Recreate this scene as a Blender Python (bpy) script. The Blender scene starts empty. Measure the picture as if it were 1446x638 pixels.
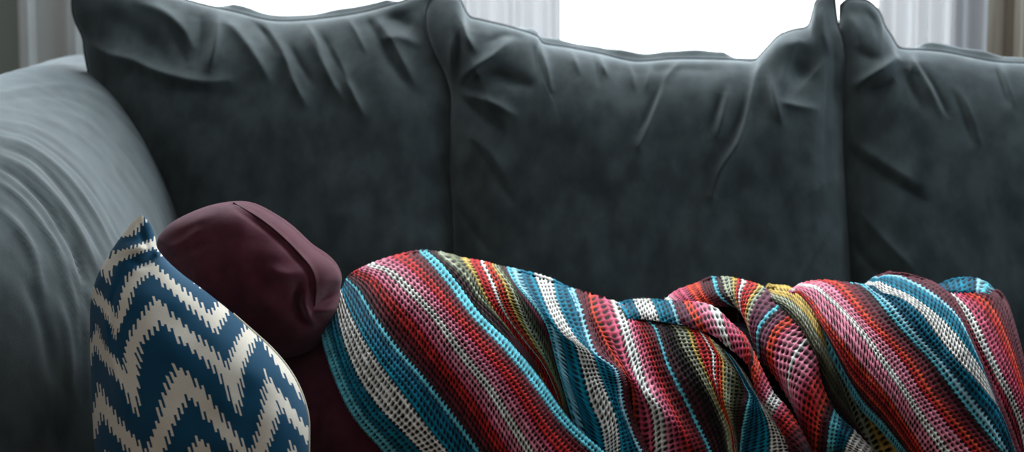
import bpy, math, random
import numpy as np
from mathutils import Vector

random.seed(4); RNG = np.random.default_rng(11)
SC = bpy.context.scene
COL = SC.collection
R = math.radians

# ------------------------------------------------------------------ camera
F, CX, PYO, CAMY, CAMZ, PITCH = 1900.0, 723.0, 66.0, -2.35, 1.20, R(5)
cam = bpy.data.cameras.new('camera'); co = bpy.data.objects.new('camera', cam); COL.objects.link(co)
co.location = (0, CAMY, CAMZ); co.rotation_euler = (R(90) - PITCH, 0, 0)
cam.sensor_width = 36; cam.lens = 36 * F / 1446; cam.shift_y = -(319 - PYO) / 1446; cam.clip_start = .05
cam.dof.use_dof = True; cam.dof.focus_distance = 1.86; cam.dof.aperture_fstop = 3.6
SC.camera = co

# ------------------------------------------------------------------ world, daylight, exposure
SC.view_settings.view_transform = 'Standard'; SC.view_settings.look = 'None'
SC.view_settings.gamma = 1; SC.view_settings.use_curve_mapping = False
SC.view_settings.exposure = 0.0
SC.cycles.use_denoising = True
SC.cycles.max_bounces = 6
W = bpy.data.worlds.new('room_and_sky'); SC.world = W; W.use_nodes = True
bg = W.node_tree.nodes['Background']; wn_ = W.node_tree
# an overcast sky, bright on the side the window looks out to and dim behind the camera
tcw = wn_.nodes.new('ShaderNodeTexCoord'); sxw = wn_.nodes.new('ShaderNodeSeparateXYZ'); wn_.links.new(tcw.outputs['Generated'], sxw.inputs[0])
mrw = wn_.nodes.new('ShaderNodeMapRange'); mrw.inputs[1].default_value = .70; mrw.inputs[2].default_value = .85; mrw.inputs[3].default_value = .22; mrw.inputs[4].default_value = 3.2
# the room itself: light bounces down from the ceiling, less comes up from the floor
mrc = wn_.nodes.new('ShaderNodeMapRange'); mrc.inputs[1].default_value = -.12; mrc.inputs[2].default_value = .75; mrc.inputs[3].default_value = .075; mrc.inputs[4].default_value = .38
wn_.links.new(sxw.outputs[2], mrc.inputs[0]); wn_.links.new(mrc.outputs[0], mrw.inputs[3])
wn_.links.new(sxw.outputs[1], mrw.inputs[0]); wn_.links.new(mrw.outputs[0], bg.inputs[1]); bg.inputs[0].default_value = (.93, .98, 1.0, 1)

def area(name, loc, rot, sx, sy, power, color):
    L = bpy.data.lights.new(name, 'AREA'); L.shape = 'RECTANGLE'; L.size = sx; L.size_y = sy
    L.energy = power; L.color = color
    o = bpy.data.objects.new(name, L); COL.objects.link(o); o.location = loc; o.rotation_euler = rot
    return o
area('daylight_window', (.12, .63, 1.80), (R(-87), 0, 0), 2.1, 1.45, 108, (.88, .95, 1.0))
area('added_side_fill', (2.95, -.4, 1.8), (R(84), 0, R(88)), 1.4, 1.3, 42, (.70, .87, 1.0))  # added cool fill lamp to brighten the rolled arm, no real window there

# ------------------------------------------------------------------ helpers: rays and points
def ray(px, py):
    px = np.asarray(px, float); py = np.asarray(py, float)
    xr = (px - CX) / F; yr = (PYO - py) / F
    return xr, yr * math.sin(PITCH) + math.cos(PITCH), yr * math.cos(PITCH) - math.sin(PITCH)
def at_y(px, py, Y):
    a, b, c = ray(px, py); t = (np.asarray(Y, float) - CAMY) / b
    return np.stack([a * t, CAMY + b * t, CAMZ + c * t], -1)
def proj(P):
    d = P - np.array([0, CAMY, CAMZ])
    z = d[..., 1] * math.cos(PITCH) - d[..., 2] * math.sin(PITCH)
    u = d[..., 1] * math.sin(PITCH) + d[..., 2] * math.cos(PITCH)
    return CX + F * d[..., 0] / z, PYO - F * u / z
def curve(pts, n, closed=False):
    """smooth curve through points, n samples even along its length"""
    p = np.array(pts, float)
    if closed: p = np.concatenate([p[-1:], p, p[:2]])
    else: p = np.concatenate([2 * p[:1] - p[1:2], p, 2 * p[-1:] - p[-2:-1]])
    out = []
    for i in range(1, len(p) - 2):
        t = np.linspace(0, 1, 24, endpoint=False)[:, None]
        a, b, c, d = p[i - 1], p[i], p[i + 1], p[i + 2]
        out.append(.5 * (2 * b + (c - a) * t + (2 * a - 5 * b + 4 * c - d) * t ** 2 + (3 * b - a - 3 * c + d) * t ** 3))
    out = np.concatenate(out + [p[-2][None]])
    s = np.concatenate([[0], np.cumsum(np.linalg.norm(np.diff(out, axis=0), axis=1))])
    q = np.linspace(0, s[-1], n)
    return np.stack([np.interp(q, s, out[:, k]) for k in range(p.shape[1])], -1)
def smoothnoise(x, y, seed):
    r = np.random.default_rng(seed); g = r.random((64, 64))
    xi = np.floor(x).astype(int); yi = np.floor(y).astype(int); fx = x - xi; fy = y - yi
    fx = fx * fx * (3 - 2 * fx); fy = fy * fy * (3 - 2 * fy)
    G = lambda a, b: g[a % 64, b % 64]
    return (G(xi, yi) * (1 - fx) + G(xi + 1, yi) * fx) * (1 - fy) + (G(xi, yi + 1) * (1 - fx) + G(xi + 1, yi + 1) * fx) * fy - .5
def strokes(px, py, S, crisp=False):
    """crease relief: S = [(points, half width, height)], tapered to both ends"""
    out = np.zeros(px.shape)
    for pts, w, a in S:
        c = curve(pts, 40)
        best = np.full(px.shape, 1e9); tt = np.zeros(px.shape)
        for i in range(len(c) - 1):
            A, B = c[i], c[i + 1]; d = B - A; L2 = (d ** 2).sum() + 1e-9
            t = np.clip(((px - A[0]) * d[0] + (py - A[1]) * d[1]) / L2, 0, 1)
            q = (px - A[0] - t * d[0]) ** 2 + (py - A[1] - t * d[1]) ** 2
            m = q < best; best[m] = q[m]; tt[m] = (i + t[m]) / 39
        taper = np.clip(np.sin(np.pi * np.clip(.06 + tt * .88, 0, 1)), 0, 1) ** .6
        out += a * taper * (np.exp(-(np.sqrt(best + (.45 * w) ** 2) - .45 * w) / (.85 * w)) if crisp else np.exp(-best / (w * w)))
    return out

# ------------------------------------------------------------------ helpers: meshes
def tag(o, label=None, cat=None, group=None, kind=None):
    for k, v in (('label', label), ('category', cat), ('group', group), ('kind', kind)):
        if v: o[k] = v
    return o
def empty(name, loc=(0, 0, 0)):
    o = bpy.data.objects.new(name, None); COL.objects.link(o); o.location = loc; o.empty_display_size = .05
    return o
def mesh(name, V, Fc, mat, parent=None, smooth=True):
    m = bpy.data.meshes.new(name); m.from_pydata([tuple(v) for v in np.asarray(V).reshape(-1, 3)], [], [tuple(int(i) for i in f) for f in Fc])
    m.validate(); m.update()
    if smooth: m.polygons.foreach_set('use_smooth', [True] * len(m.polygons))
    m.materials.append(mat)
    o = bpy.data.objects.new(name, m); COL.objects.link(o)
    if parent:
        o.parent = parent; bpy.context.view_layer.update(); o.matrix_parent_inverse = parent.matrix_world.inverted()
    return o
def grid_faces(a, b, off=0, flip=False, wrap=False):
    i = np.arange(a - 1)[:, None]; j = np.arange(b if wrap else b - 1)[None, :]; j2 = (j + 1) % b
    f = np.stack([i * b + j, (i + 1) * b + j, (i + 1) * b + j2, i * b + j2], -1).reshape(-1, 4) + off
    return f[:, ::-1] if flip else f
def tube(path, r, n=8):
    P = np.asarray(path, float); T = np.gradient(P, axis=0); T /= np.linalg.norm(T, axis=1)[:, None] + 1e-9
    up = np.array([.13, .31, .94]); A = np.cross(T, up); A /= np.linalg.norm(A, axis=1)[:, None] + 1e-9; B = np.cross(T, A)
    a = np.linspace(0, 2 * np.pi, n, endpoint=False)
    rr = np.broadcast_to(np.asarray(r, float), (len(P),))
    V = P[:, None] + rr[:, None, None] * (np.cos(a)[None, :, None] * A[:, None] + np.sin(a)[None, :, None] * B[:, None])
    return V.reshape(-1, 3), grid_faces(len(P), n, wrap=True)
class MB:
    def __init__(s): s.V = []; s.F = []; s.n = 0
    def add(s, V, Fc):
        V = np.asarray(V, float).reshape(-1, 3); s.V.append(V); s.F += [tuple(int(i) + s.n for i in f) for f in Fc]; s.n += len(V); return s
    def box(s, a, b, c=.004):
        """box with small chamfers"""
        x0, y0, z0 = a; x1, y1, z1 = b; V = []; ix = {}
        for X, sx in ((x0, 1), (x1, -1)):
            for Y, sy in ((y0, 1), (y1, -1)):
                for Z, sz in ((z0, 1), (z1, -1)):
                    for k in range(3):
                        p = [X + sx * c, Y + sy * c, Z + sz * c]; p[k] = (X, Y, Z)[k]
                        ix[(sx, sy, sz, k)] = len(V); V.append(p)
        Fc = []
        for k in range(3):
            o = [i for i in range(3) if i != k]
            for sg in (1, -1):
                q = []
                for s1, s2 in ((1, 1), (1, -1), (-1, -1), (-1, 1)):
                    t = [0, 0, 0]; t[k] = sg; t[o[0]] = s1; t[o[1]] = s2; q.append(ix[(*t, k)])
                Fc.append(q)
        for k in range(3):
            o = [i for i in range(3) if i != k]
            for s1 in (1, -1):
                for s2 in (1, -1):
                    t = [0, 0, 0]; t[o[0]] = s1; t[o[1]] = s2; q = []
                    t[k] = 1; q.append(ix[(*t, o[0])]); q.append(ix[(*t, o[1])])
                    t[k] = -1; q.append(ix[(*t, o[1])]); q.append(ix[(*t, o[0])]); Fc.append(q)
        for sx in (1, -1):
            for sy in (1, -1):
                for sz in (1, -1): Fc.append([ix[(sx, sy, sz, k)] for k in range(3)])
        return s.add(V, Fc)
    def build(s, name, mat, parent=None, smooth=False):
        return mesh(name, np.concatenate(s.V), s.F, mat, parent, smooth)

# ------------------------------------------------------------------ materials
def lin(r, g, b):
    f = lambda c: ((c / 255 + .055) / 1.055) ** 2.4 if c > 10 else c / 255 / 12.92
    return (f(r), f(g), f(b), 1)
def material(name, color, rough=.8, **kw):
    m = bpy.data.materials.new(name); m.use_nodes = True
    p = m.node_tree.nodes['Principled BSDF']; p.inputs['Base Color'].default_value = color; p.inputs['Roughness'].default_value = rough
    p.inputs['Specular IOR Level'].default_value = kw.get('spec', .3)
    if 'sheen' in kw:
        p.inputs['Sheen Weight'].default_value = kw['sheen']; p.inputs['Sheen Roughness'].default_value = kw.get('sheen_rough', .4)
        p.inputs['Sheen Tint'].default_value = kw.get('sheen_tint', (1, 1, 1, 1))
    return m, m.node_tree, p
def N(nt, t, **kw):
    n = nt.nodes.new(t)
    for k, v in kw.items():
        if k == 'op': n.operation = v
        elif isinstance(k, str) and k.startswith('i'): n.inputs[int(k[1:])].default_value = v
    return n
def noise_mix(nt, p, c1, c2, scale, detail=4, lo=.35, hi=.65, stretch=None, bump=0, bscale=400):
    tc = nt.nodes.new('ShaderNodeTexCoord'); n = nt.nodes.new('ShaderNodeTexNoise'); n.inputs['Scale'].default_value = scale; n.inputs['Detail'].default_value = detail
    src = tc.outputs['Object']
    if stretch:
        mp = nt.nodes.new('ShaderNodeMapping'); mp.inputs['Scale'].default_value = stretch; nt.links.new(src, mp.inputs[0]); src2 = mp.outputs[0]
    else: src2 = src
    nt.links.new(src2, n.inputs['Vector'])
    r = nt.nodes.new('ShaderNodeValToRGB'); r.color_ramp.elements[0].position = lo; r.color_ramp.elements[1].position = hi
    r.color_ramp.elements[0].color = c1; r.color_ramp.elements[1].color = c2
    nt.links.new(n.outputs['Fac'], r.inputs[0]); nt.links.new(r.outputs[0], p.inputs['Base Color'])
    if bump:
        b = nt.nodes.new('ShaderNodeTexNoise'); b.inputs['Scale'].default_value = bscale; b.inputs['Detail'].default_value = 3; nt.links.new(src, b.inputs['Vector'])
        bm = nt.nodes.new('ShaderNodeBump'); bm.inputs['Strength'].default_value = bump; bm.inputs['Distance'].default_value = .001
        nt.links.new(b.outputs['Fac'], bm.inputs['Height']); nt.links.new(bm.outputs[0], p.inputs['Normal'])
M_SUEDE, nt, p = material('slate_microsuede', lin(55, 65, 66), .85, spec=.2, sheen=.5, sheen_rough=.4, sheen_tint=(.88, .96, 1, 1))
noise_mix(nt, p, lin(46, 54, 55), lin(64, 73, 74), 26, 10, .36, .66, (1, 1, .6), .3, 700)
M_SEAM, nt, p = material('suede_seam', lin(48, 57, 60), .9, sheen=.3)
M_HOOD, nt, p = material('maroon_fleece', lin(80, 38, 48), .95, spec=.05, sheen=.2, sheen_rough=.5, sheen_tint=(1, .75, .82, 1))
noise_mix(nt, p, lin(64, 28, 37), lin(80, 37, 47), 40, 6, .35, .7, None, .5, 1200)
M_SKIN, nt, p = material('skin', lin(190, 140, 115), .6)
M_JEANS, nt, p = material('dark_trousers', lin(38, 42, 52), .9)
M_PAINT, nt, p = material('white_trim_paint', lin(226, 226, 222), .45)
noise_mix(nt, p, lin(220, 220, 216), lin(230, 230, 227), 6)
M_WALL, nt, p = material('sage_wall_paint', lin(168, 176, 166), .8)
noise_mix(nt, p, lin(160, 169, 159), lin(174, 181, 172), 3, 4, .3, .7, None, .2, 200)
M_WOOD, nt, p = material('pale_wood', lin(176, 160, 140), .6)
noise_mix(nt, p, lin(160, 142, 121), lin(190, 176, 158), 8, 5, .3, .7, (6, 6, .4))
M_FLOOR, nt, p = material('oak_floor', lin(120, 90, 62), .5)
noise_mix(nt, p, lin(100, 74, 50), lin(140, 106, 74), 4, 6, .3, .7, (1, 12, 1))
M_GLASS = bpy.data.materials.new('window_glass'); M_GLASS.use_nodes = True
nt = M_GLASS.node_tree; nt.nodes.clear()
o_ = nt.nodes.new('ShaderNodeOutputMaterial'); t_ = nt.nodes.new('ShaderNodeBsdfTransparent'); g_ = nt.nodes.new('ShaderNodeBsdfGlossy'); x_ = nt.nodes.new('ShaderNodeMixShader')
g_.inputs['Roughness'].default_value = .02; x_.inputs[0].default_value = .05
nt.links.new(t_.outputs[0], x_.inputs[1]); nt.links.new(g_.outputs[0], x_.inputs[2]); nt.links.new(x_.outputs[0], o_.inputs[0])
M_SHEER = bpy.data.materials.new('sheer_voile'); M_SHEER.use_nodes = True
nt = M_SHEER.node_tree; nt.nodes.clear()
o_ = nt.nodes.new('ShaderNodeOutputMaterial'); t_ = nt.nodes.new('ShaderNodeBsdfTransparent'); d_ = nt.nodes.new('ShaderNodeBsdfTranslucent'); x_ = nt.nodes.new('ShaderNodeMixShader')
d2 = nt.nodes.new('ShaderNodeBsdfDiffuse'); x2 = nt.nodes.new('ShaderNodeMixShader')
d_.inputs[0].default_value = (.60, .61, .64, 1); d2.inputs[0].default_value = (.60, .61, .64, 1); x_.inputs[0].default_value = .91; x2.inputs[0].default_value = .4
nt.links.new(d_.outputs[0], x2.inputs[1]); nt.links.new(d2.outputs[0], x2.inputs[2])
nt.links.new(t_.outputs[0], x_.inputs[1]); nt.links.new(x2.outputs[0], x_.inputs[2]); nt.links.new(x_.outputs[0], o_.inputs[0])

# ------------------------------------------------------------------ the setting
WY = .78                                     # the wall behind the sofa
def struct(o): return tag(o, kind='structure')
WX0, WX1, WZ0, WZ1 = -.92, 1.10, .62, 2.55   # window opening
b = MB()
b.box((-2.4, WY, 0), (WX0, WY + .14, 2.9)); b.box((WX1, WY, 0), (3.4, WY + .14, 2.9))
b.box((WX0, WY, 0), (WX1, WY + .14, WZ0)); b.box((WX0, WY, WZ1), (WX1, WY + .14, 2.9))
struct(b.build('wall_back', M_WALL))
struct(MB().box((-2.4, -4.2, -.06), (3.4, WY + .14, 0)).build('floor', M_FLOOR))
struct(MB().box((-2.4, WY - .018, 0), (3.4, WY, .12)).build('baseboard_back', M_PAINT))
# window with its casing
win = struct(empty('window_1', (.1, WY, WZ0)))
def prof_board(x0, x1, z0, z1, pts):
    """vertical moulded board: pts = [(share of the width, how far it stands off the wall)]"""
    V = []; n = len(pts)
    for z in (z0, z1):
        V += [(x0 + (x1 - x0) * a, WY - d, z) for a, d in pts]
    Fc = [(i, i + 1, n + i + 1, n + i) for i in range(n - 1)]
    return V, Fc
mould = [(0, 0), (0, .022), (.03, .026), (.10, .026), (.13, .018), (.16, .012), (.40, .012), (.43, .022), (.47, .027), (.55, .027), (.59, .018), (.62, .010), (.97, .010), (1, .008), (1, 0)]
x0 = float(at_y(31, 60, WY)[0])
m = MB(); m.add(*prof_board(x0, WX0 + .02, .12, 2.65, mould)); m.build('window_casing', M_PAINT, win)
m = MB(); m.add(*prof_board(WX1 - .02, WX1 + .16, .12, 2.65, [(1 - a, d) for a, d in mould][::-1])); m.build('window_casing', M_WOOD, win)
m = MB()
for xa in (WX0, WX1 - .045): m.box((xa, WY + .05, WZ0), (xa + .045, WY + .1, WZ1))
m.box((WX0, WY + .05, WZ0), (WX1, WY + .1, WZ0 + .05)); m.box((WX0, WY + .05, WZ1 - .05), (WX1, WY + .1, WZ1)); m.box((WX0, WY + .055, 1.62), (WX1, WY + .095, 1.66))
m.build('window_frame', M_PAINT, win)
MB().box((WX0 + .04, WY + .072, WZ0 + .04), (WX1 - .04, WY + .076, WZ1 - .04), .001).build('window_pane', M_GLASS, win)
MB().box((WX0 - .05, WY - .05, WZ0 - .03), (WX1 + .05, WY + .06, WZ0), .006).build('window_sill', M_PAINT, win)
# sheer curtains
def curtain(x0, x1, y, z0, z1, folds, amp, seed):
    n = 160; xs = np.linspace(x0, x1, n); ph = np.cumsum(.6 + .8 * np.random.default_rng(seed).random(n)); ph = ph / ph[-1] * folds * 2 * np.pi
    zs = np.linspace(z0, z1, 14); V = np.zeros((14, n, 3))
    for i, z in enumerate(zs):
        k = (z1 - z) / (z1 - z0)
        V[i, :, 0] = xs + .006 * np.sin(ph * .5 + z); V[i, :, 1] = y + amp * (.7 + .3 * k) * np.sin(ph + .3 * k); V[i, :, 2] = z
    return V.reshape(-1, 3), grid_faces(14, n)
rod = tag(MB().add(*tube([(-1.1, WY - .075, 2.62), (1.35, WY - .075, 2.62)], .011, 14)).build('curtain_rod', M_PAINT, None, True), 'slim white curtain rod above the window', 'curtain rod')
cx = lambda px: float(at_y(px, 40, WY - .07)[0])
c1 = mesh('sheer_curtain', *curtain(cx(1236), cx(1391), WY - .075, .5, 2.62, 6, .018, 3), M_SHEER)
tag(c1, 'white sheer curtain panel hanging at the right side of the window', 'curtain', 'sheer curtains at the window')
c2 = mesh('sheer_curtain', *curtain(cx(640), cx(795), WY - .075, .5, 2.62, 5, .012, 8), M_SHEER)
tag(c2, 'thin white sheer curtain panel at the middle of the bright window', 'curtain', 'sheer curtains at the window')

# ------------------------------------------------------------------ sofa
SEAT = .45
sofa = tag(empty('sofa', (0, -.2, 0)), 'slate grey suede sofa with a fat rolled arm under the pillow and blanket', 'sofa')
# rolled arm
ny, na = 260, 220
ys = np.concatenate([np.linspace(.5, -.55, 190), np.linspace(-.55, -.80, 71)[1:]]); an = np.linspace(R(-62), R(232), na)
Y, A = np.meshgrid(ys, an, indexing='ij')
g = np.where(Y < -.26, np.clip(1 - np.clip((-.26 - Y) / .54, 0, 1) ** 2.2, 0, 1) ** (1 / 2.2), 1)
sg = lambda v, e: np.sign(v) * np.abs(v) ** e
e = 2 / 2.08
ax = .315 + .085 * np.clip((-.0 - Y) / .5, 0, 1)
X = -.90 + ax * g * sg(np.cos(A), e); Z = .41 + .525 * g ** .6 * sg(np.sin(A), e)
P = np.stack([X, Y, Z], -1)
def gnormals(P):
    a = np.gradient(P, axis=0); b2 = np.gradient(P, axis=1); n = np.cross(a, b2); return n / (np.linalg.norm(n, axis=-1, keepdims=True) + 1e-12)
nr = gnormals(P); c0 = P - np.array([-.90, -.25, .47]); nr *= np.sign((nr * c0).sum(-1, keepdims=True) + 1e-9)
px, py = proj(P)
ARM = [([(0, 152), (60, 165), (120, 195), (160, 235)], 4, .004), ([(0, 172), (50, 185), (110, 225), (150, 270), (180, 320)], 5, .005),
       ([(0, 195), (40, 210), (90, 250), (130, 300), (160, 350)], 4, .005), ([(0, 218), (40, 240), (80, 280), (115, 330), (140, 380)], 6, .006),
       ([(0, 205), (45, 226), (86, 266), (122, 316), (150, 368)], 4, -.005), ([(0, 232), (30, 250), (70, 290), (105, 345), (125, 390)], 4, -.007),
       ([(0, 183), (45, 198), (100, 238), (140, 285), (168, 335)], 3, -.004), ([(0, 252), (30, 275), (60, 310), (85, 350)], 5, .005),
       ([(0, 132), (50, 124), (100, 124), (140, 136)], 5, .004), ([(0, 141), (50, 135), (100, 140), (150, 165)], 4, -.003),
       ([(60, 150), (110, 165), (150, 195), (178, 240)], 4, .003), ([(0, 290), (30, 320), (50, 360), (60, 410)], 8, .006), ([(75, 330), (95, 380), (108, 430), (112, 480)], 8, .005),
       ([(90, 300), (112, 350), (124, 410), (126, 460)], 4, -.005), ([(120, 400), (126, 460), (128, 520), (126, 580)], 5, .004), ([(85, 420), (98, 480), (100, 550)], 9, .004), ([(40, 400), (62, 460), (72, 530)], 12, -.005)]
h = .75 * strokes(px, py, [(c_, w_ * .75, a_) for c_, w_, a_ in ARM]) + .012 * smoothnoise(Y * 6 + 5, A * 2, 5) + .0010 * smoothnoise(Y * 60 + 4 * np.sin(A * 1.3), A * 1.6, 9) + .0016 * smoothnoise(Y * 30 + 3 * np.sin(A * 1.1), A * 1.2, 19)
P = P + nr * h[..., None]
m = MB(); m.add(P, grid_faces(ny, na))
ring = P[-1]; m.add(np.concatenate([ring, ring.mean(0)[None]]), [(i, i + 1, na) for i in range(na - 1)])
m.build('arm_rest', M_SUEDE, sofa, True)
# the low frame: base, back, seat deck
def softbox(a, b, r, n=10):
    """box with rounded edges of radius r"""
    m = MB(); lo = np.array(a) + r; hi = np.array(b) - r
    th = np.linspace(-np.pi / 2, np.pi / 2, 2 * n); ph = np.linspace(-np.pi, np.pi, 4 * n, endpoint=False)
    T, Ph = np.meshgrid(th, ph, indexing='ij'); d = np.stack([np.cos(T) * np.cos(Ph), np.cos(T) * np.sin(Ph), np.sin(T)], -1)
    c = np.where(d >= -1e-9, hi, lo); return (c + r * d).reshape(-1, 3), grid_faces(2 * n, 4 * n, wrap=True)
MB().add(*softbox((-.62, -.60, .07), (2.3, .30, .28), .02)).build('base_frame', M_SUEDE, sofa, True)
bv0, bf0 = softbox((-.62, .15, .28), (2.3, .33, .93), .06); bv0[:, 1] += .42 * (bv0[:, 2] - .45)
MB().add(bv0, bf0).build('back_rest', M_SUEDE, sofa, True)
MB().add(*softbox((-.56, -.62, .285), (2.3, .13, SEAT - .04), .05)).build('seat', M_SUEDE, sofa, True)
for xx in (-1.0, 2.15):
    for yy in (-.5, .3):
        MB().add(*tube([(xx, yy, 0), (xx, yy, .1)], [.022, .03], 16)).build('foot', M_WOOD, sofa, True)

# ------------------------------------------------------------------ back cushions
def coons(top, bottom, left, right, ns, ntt):
    T, B = curve(top, ns), curve(bottom, ns); L, Q = curve(left, ntt), curve(right, ntt)
    s = np.linspace(0, 1, ns)[None, :, None]; t = np.linspace(0, 1, ntt)[:, None, None]
    P = (1 - t) * T[None] + t * B[None] + (1 - s) * L[:, None] + s * Q[:, None]
    P -= (1 - s) * (1 - t) * T[0] + s * (1 - t) * T[-1] + (1 - s) * t * B[0] + s * t * B[-1]
    return P, s[..., 0] + 0 * t[..., 0], t[..., 0] + 0 * s[..., 0]
def fat(x, pw, q): return np.clip(1 - np.abs(2 * x - 1) ** pw, 0, 1) ** q
def plane_hit(px, py, y0, z0, k):
    """where the sight line meets the leaning plane y = y0 + k (z - z0)"""
    a, b, c = ray(px, py); t = (y0 + k * (CAMZ - z0) - CAMY) / (b - k * c)
    return np.stack([a * t, CAMY + b * t, CAMZ + c * t], -1)
def cushion(name, top, bottom, left, right, y0, S, label, span, amp=.085, seed=1):
    ns, ntt = 300, 220
    Q, s, t = coons(top, bottom, left, right, ns, ntt)
    px, py = Q[..., 0], Q[..., 1]
    base = plane_hit(px, py, y0, SEAT, .42)
    f = fat(s, 4.5, .55) * fat(np.clip(t, 0, 1), 4.0, .6)
    edge = np.clip(np.minimum(np.minimum(s, 1 - s) / .03, t / .04), 0, 1)
    rel = amp * f + strokes(px, py, S, True) * edge + edge * (.010 * smoothnoise(px / 90, py / 90, seed) + .010 * smoothnoise((px + py) / 150 + 9, (py - px) / 130 + 40, seed + 7) + .0035 * smoothnoise((px + .4 * py) / 26, (py - .4 * px) / 50 + 40, seed + 1))
    d = base - np.array([0, CAMY, CAMZ]); d /= np.linalg.norm(d, axis=-1, keepdims=True)
    front = base - d * rel[..., None]
    back = base.copy(); fb = fat(s, 4.5, .6) * fat(t, 4, .6)
    back[..., 1] += .085 * fb
    win_ = np.clip((px - span[0]) / 50, 0, 1) * np.clip((span[1] - px) / 40, 0, 1)
    back[..., 2] += win_ * .040 * (1 - np.exp(-t / .024)) * np.clip(1.4 - 2.2 * t, 0, 1) * (1 + .35 * smoothnoise(px / 34, t * 3, seed + 3))
    m = MB(); m.add(front, grid_faces(ntt, ns)); m.add(back, grid_faces(ntt, ns, flip=True))
    o = m.build(name, M_SUEDE, None, True)
    bm_ = base.copy(); rim = np.concatenate([bm_[::-1, 0][60:], bm_[0], bm_[:, -1][:160]])
    rim = rim - np.array([0, .0015, 0]); sc = MB().add(*tube(rim, .0022, 7)).build('seam_piping', M_SEAM, o, True)
    return tag(o, label, 'cushion', 'back cushions of the sofa')

S1 = [([(120, 58), (150, 76), (184, 84), (215, 98), (253, 110), (290, 116), (322, 114)], 9, .016), ([(190, 100), (230, 118), (275, 130), (320, 132)], 12, -.010),
      ([(308, 26), (304, 60), (296, 96)], 7, .014), ([(285, 30), (283, 65), (278, 95)], 9, -.013), ([(197, 4), (231, 16), (258, 40), (270, 62)], 9, .012), ([(240, 40), (255, 70), (262, 95)], 10, -.008),
      ([(310, 22), (335, 44), (360, 78), (378, 110)], 9, .012), ([(350, 26), (372, 44), (392, 74)], 5, -.010), ([(372, 30), (390, 60), (402, 85)], 6, .008),
      ([(396, 62), (404, 85), (414, 114), (430, 145)], 6, .011), ([(410, 66), (424, 92), (440, 118)], 6, -.009), ([(436, 50), (452, 80), (468, 114), (484, 140)], 7, .011),
      ([(455, 52), (473, 82), (492, 116)], 6, -.010), ([(470, 68), (484, 98), (497, 130), (512, 160)], 6, .012), ([(518, 26), (537, 56), (556, 90), (570, 115)], 7, -.011),
      ([(530, 26), (552, 56), (572, 92), (586, 118)], 8, .010), ([(545, 22), (565, 30), (582, 40)], 12, -.014), ([(540, 54), (565, 52), (590, 62)], 8, .010),
      ([(170, 215), (220, 270), (260, 330)], 14, .010), ([(430, 30), (440, 45), (452, 70)], 4, .006), ([(487, 20), (500, 40), (515, 70)], 4, .006), ([(150, 20), (200, 50), (240, 90)], 26, -.018)]
S2 = [([(654, 22), (657, 46), (668, 68)], 6, .016), ([(649, 50), (645, 85), (642, 116)], 7, -.014), ([(640, 55), (638, 85), (640, 112)], 5, .010), ([(657, 106), (676, 92), (700, 76), (722, 56)], 7, .016),
      ([(656, 120), (690, 106), (720, 112), (745, 120)], 10, -.020), ([(656, 136), (680, 140), (704, 150), (725, 162)], 8, .014), ([(645, 132), (668, 150), (690, 168), (705, 182)], 8, -.014),
      ([(762, 56), (767, 78), (773, 100), (778, 126)], 4, .010), ([(752, 60), (757, 85), (764, 110)], 6, -.005), ([(690, 60), (712, 50), (735, 52)], 6, -.008),
      ([(960, 86), (941, 110), (929, 145), (913, 186), (903, 206)], 5, .013), ([(948, 100), (930, 130), (916, 160), (900, 188)], 7, -.011), ([(1029, 128), (1022, 158), (1014, 190)], 6, .011), ([(1018, 132), (1010, 160), (1002, 185)], 7, -.010),
      ([(1072, 86), (1066, 112), (1058, 150), (1044, 198), (1018, 240), (1006, 276)], 6, .017), ([(1060, 120), (1048, 165), (1030, 200)], 9, -.013), ([(1112, 92), (1126, 98), (1142, 112)], 20, -.026),
      ([(1088, 112), (1094, 140), (1104, 172)], 6, .013), ([(1106, 144), (1128, 150), (1152, 154)], 7, .012), ([(1100, 60), (1125, 58), (1145, 62)], 12, .010), ([(1160, 10), (1162, 40), (1170, 70)], 6, .008),
      ([(1178, 60), (1180, 110), (1182, 170)], 8, -.008), ([(805, 68), (812, 85), (818, 102)], 4, .006), ([(846, 76), (850, 90), (856, 104)], 4, .008), ([(838, 76), (843, 94), (846, 120)], 4, -.006),
      ([(888, 88), (892, 104), (896, 124)], 4, .006), ([(920, 88), (918, 104), (914, 124)], 4, .007), ([(672, 204), (698, 246), (722, 282)], 6, -.007), ([(640, 284), (666, 322), (688, 352)], 6, -.007),
      ([(660, 190), (690, 215), (715, 255)], 9, .006), ([(1130, 392), (1155, 352), (1180, 318)], 6, -.006), ([(1120, 300), (1150, 270), (1185, 250)], 12, .006), ([(870, 92), (960, 96), (1050, 96)], 9, -.004)]
S3 = [([(1212, 118), (1244, 98), (1274, 78)], 7, .016), ([(1216, 132), (1246, 122), (1262, 110)], 8, -.012), ([(1288, 76), (1290, 90), (1286, 104)], 6, .010), ([(1278, 96), (1284, 120), (1300, 150)], 8, -.010),
      ([(1296, 88), (1318, 122), (1338, 162)], 4, -.009), ([(1290, 84), (1310, 118), (1330, 160)], 5, .009), ([(1402, 86), (1412, 112), (1424, 146)], 4, -.008), ([(1410, 86), (1420, 112), (1432, 146)], 4, .007),
      ([(1356, 130), (1370, 158), (1384, 200)], 6, .007), ([(1346, 132), (1360, 160), (1374, 200)], 6, -.007), ([(1207, 220), (1256, 253), (1305, 283)], 8, -.010), ([(1206, 202), (1250, 232), (1300, 262)], 10, .007),
      ([(1206, 340), (1222, 366), (1246, 392)], 7, -.010), ([(1215, 300), (1250, 340), (1290, 380)], 8, .006), ([(1196, 20), (1210, 40), (1215, 70)], 8, .008), ([(1222, 12), (1234, 30), (1240, 55)], 7, -.008), ([(1208, 70), (1225, 80), (1245, 84)], 8, -.007)]
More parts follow.
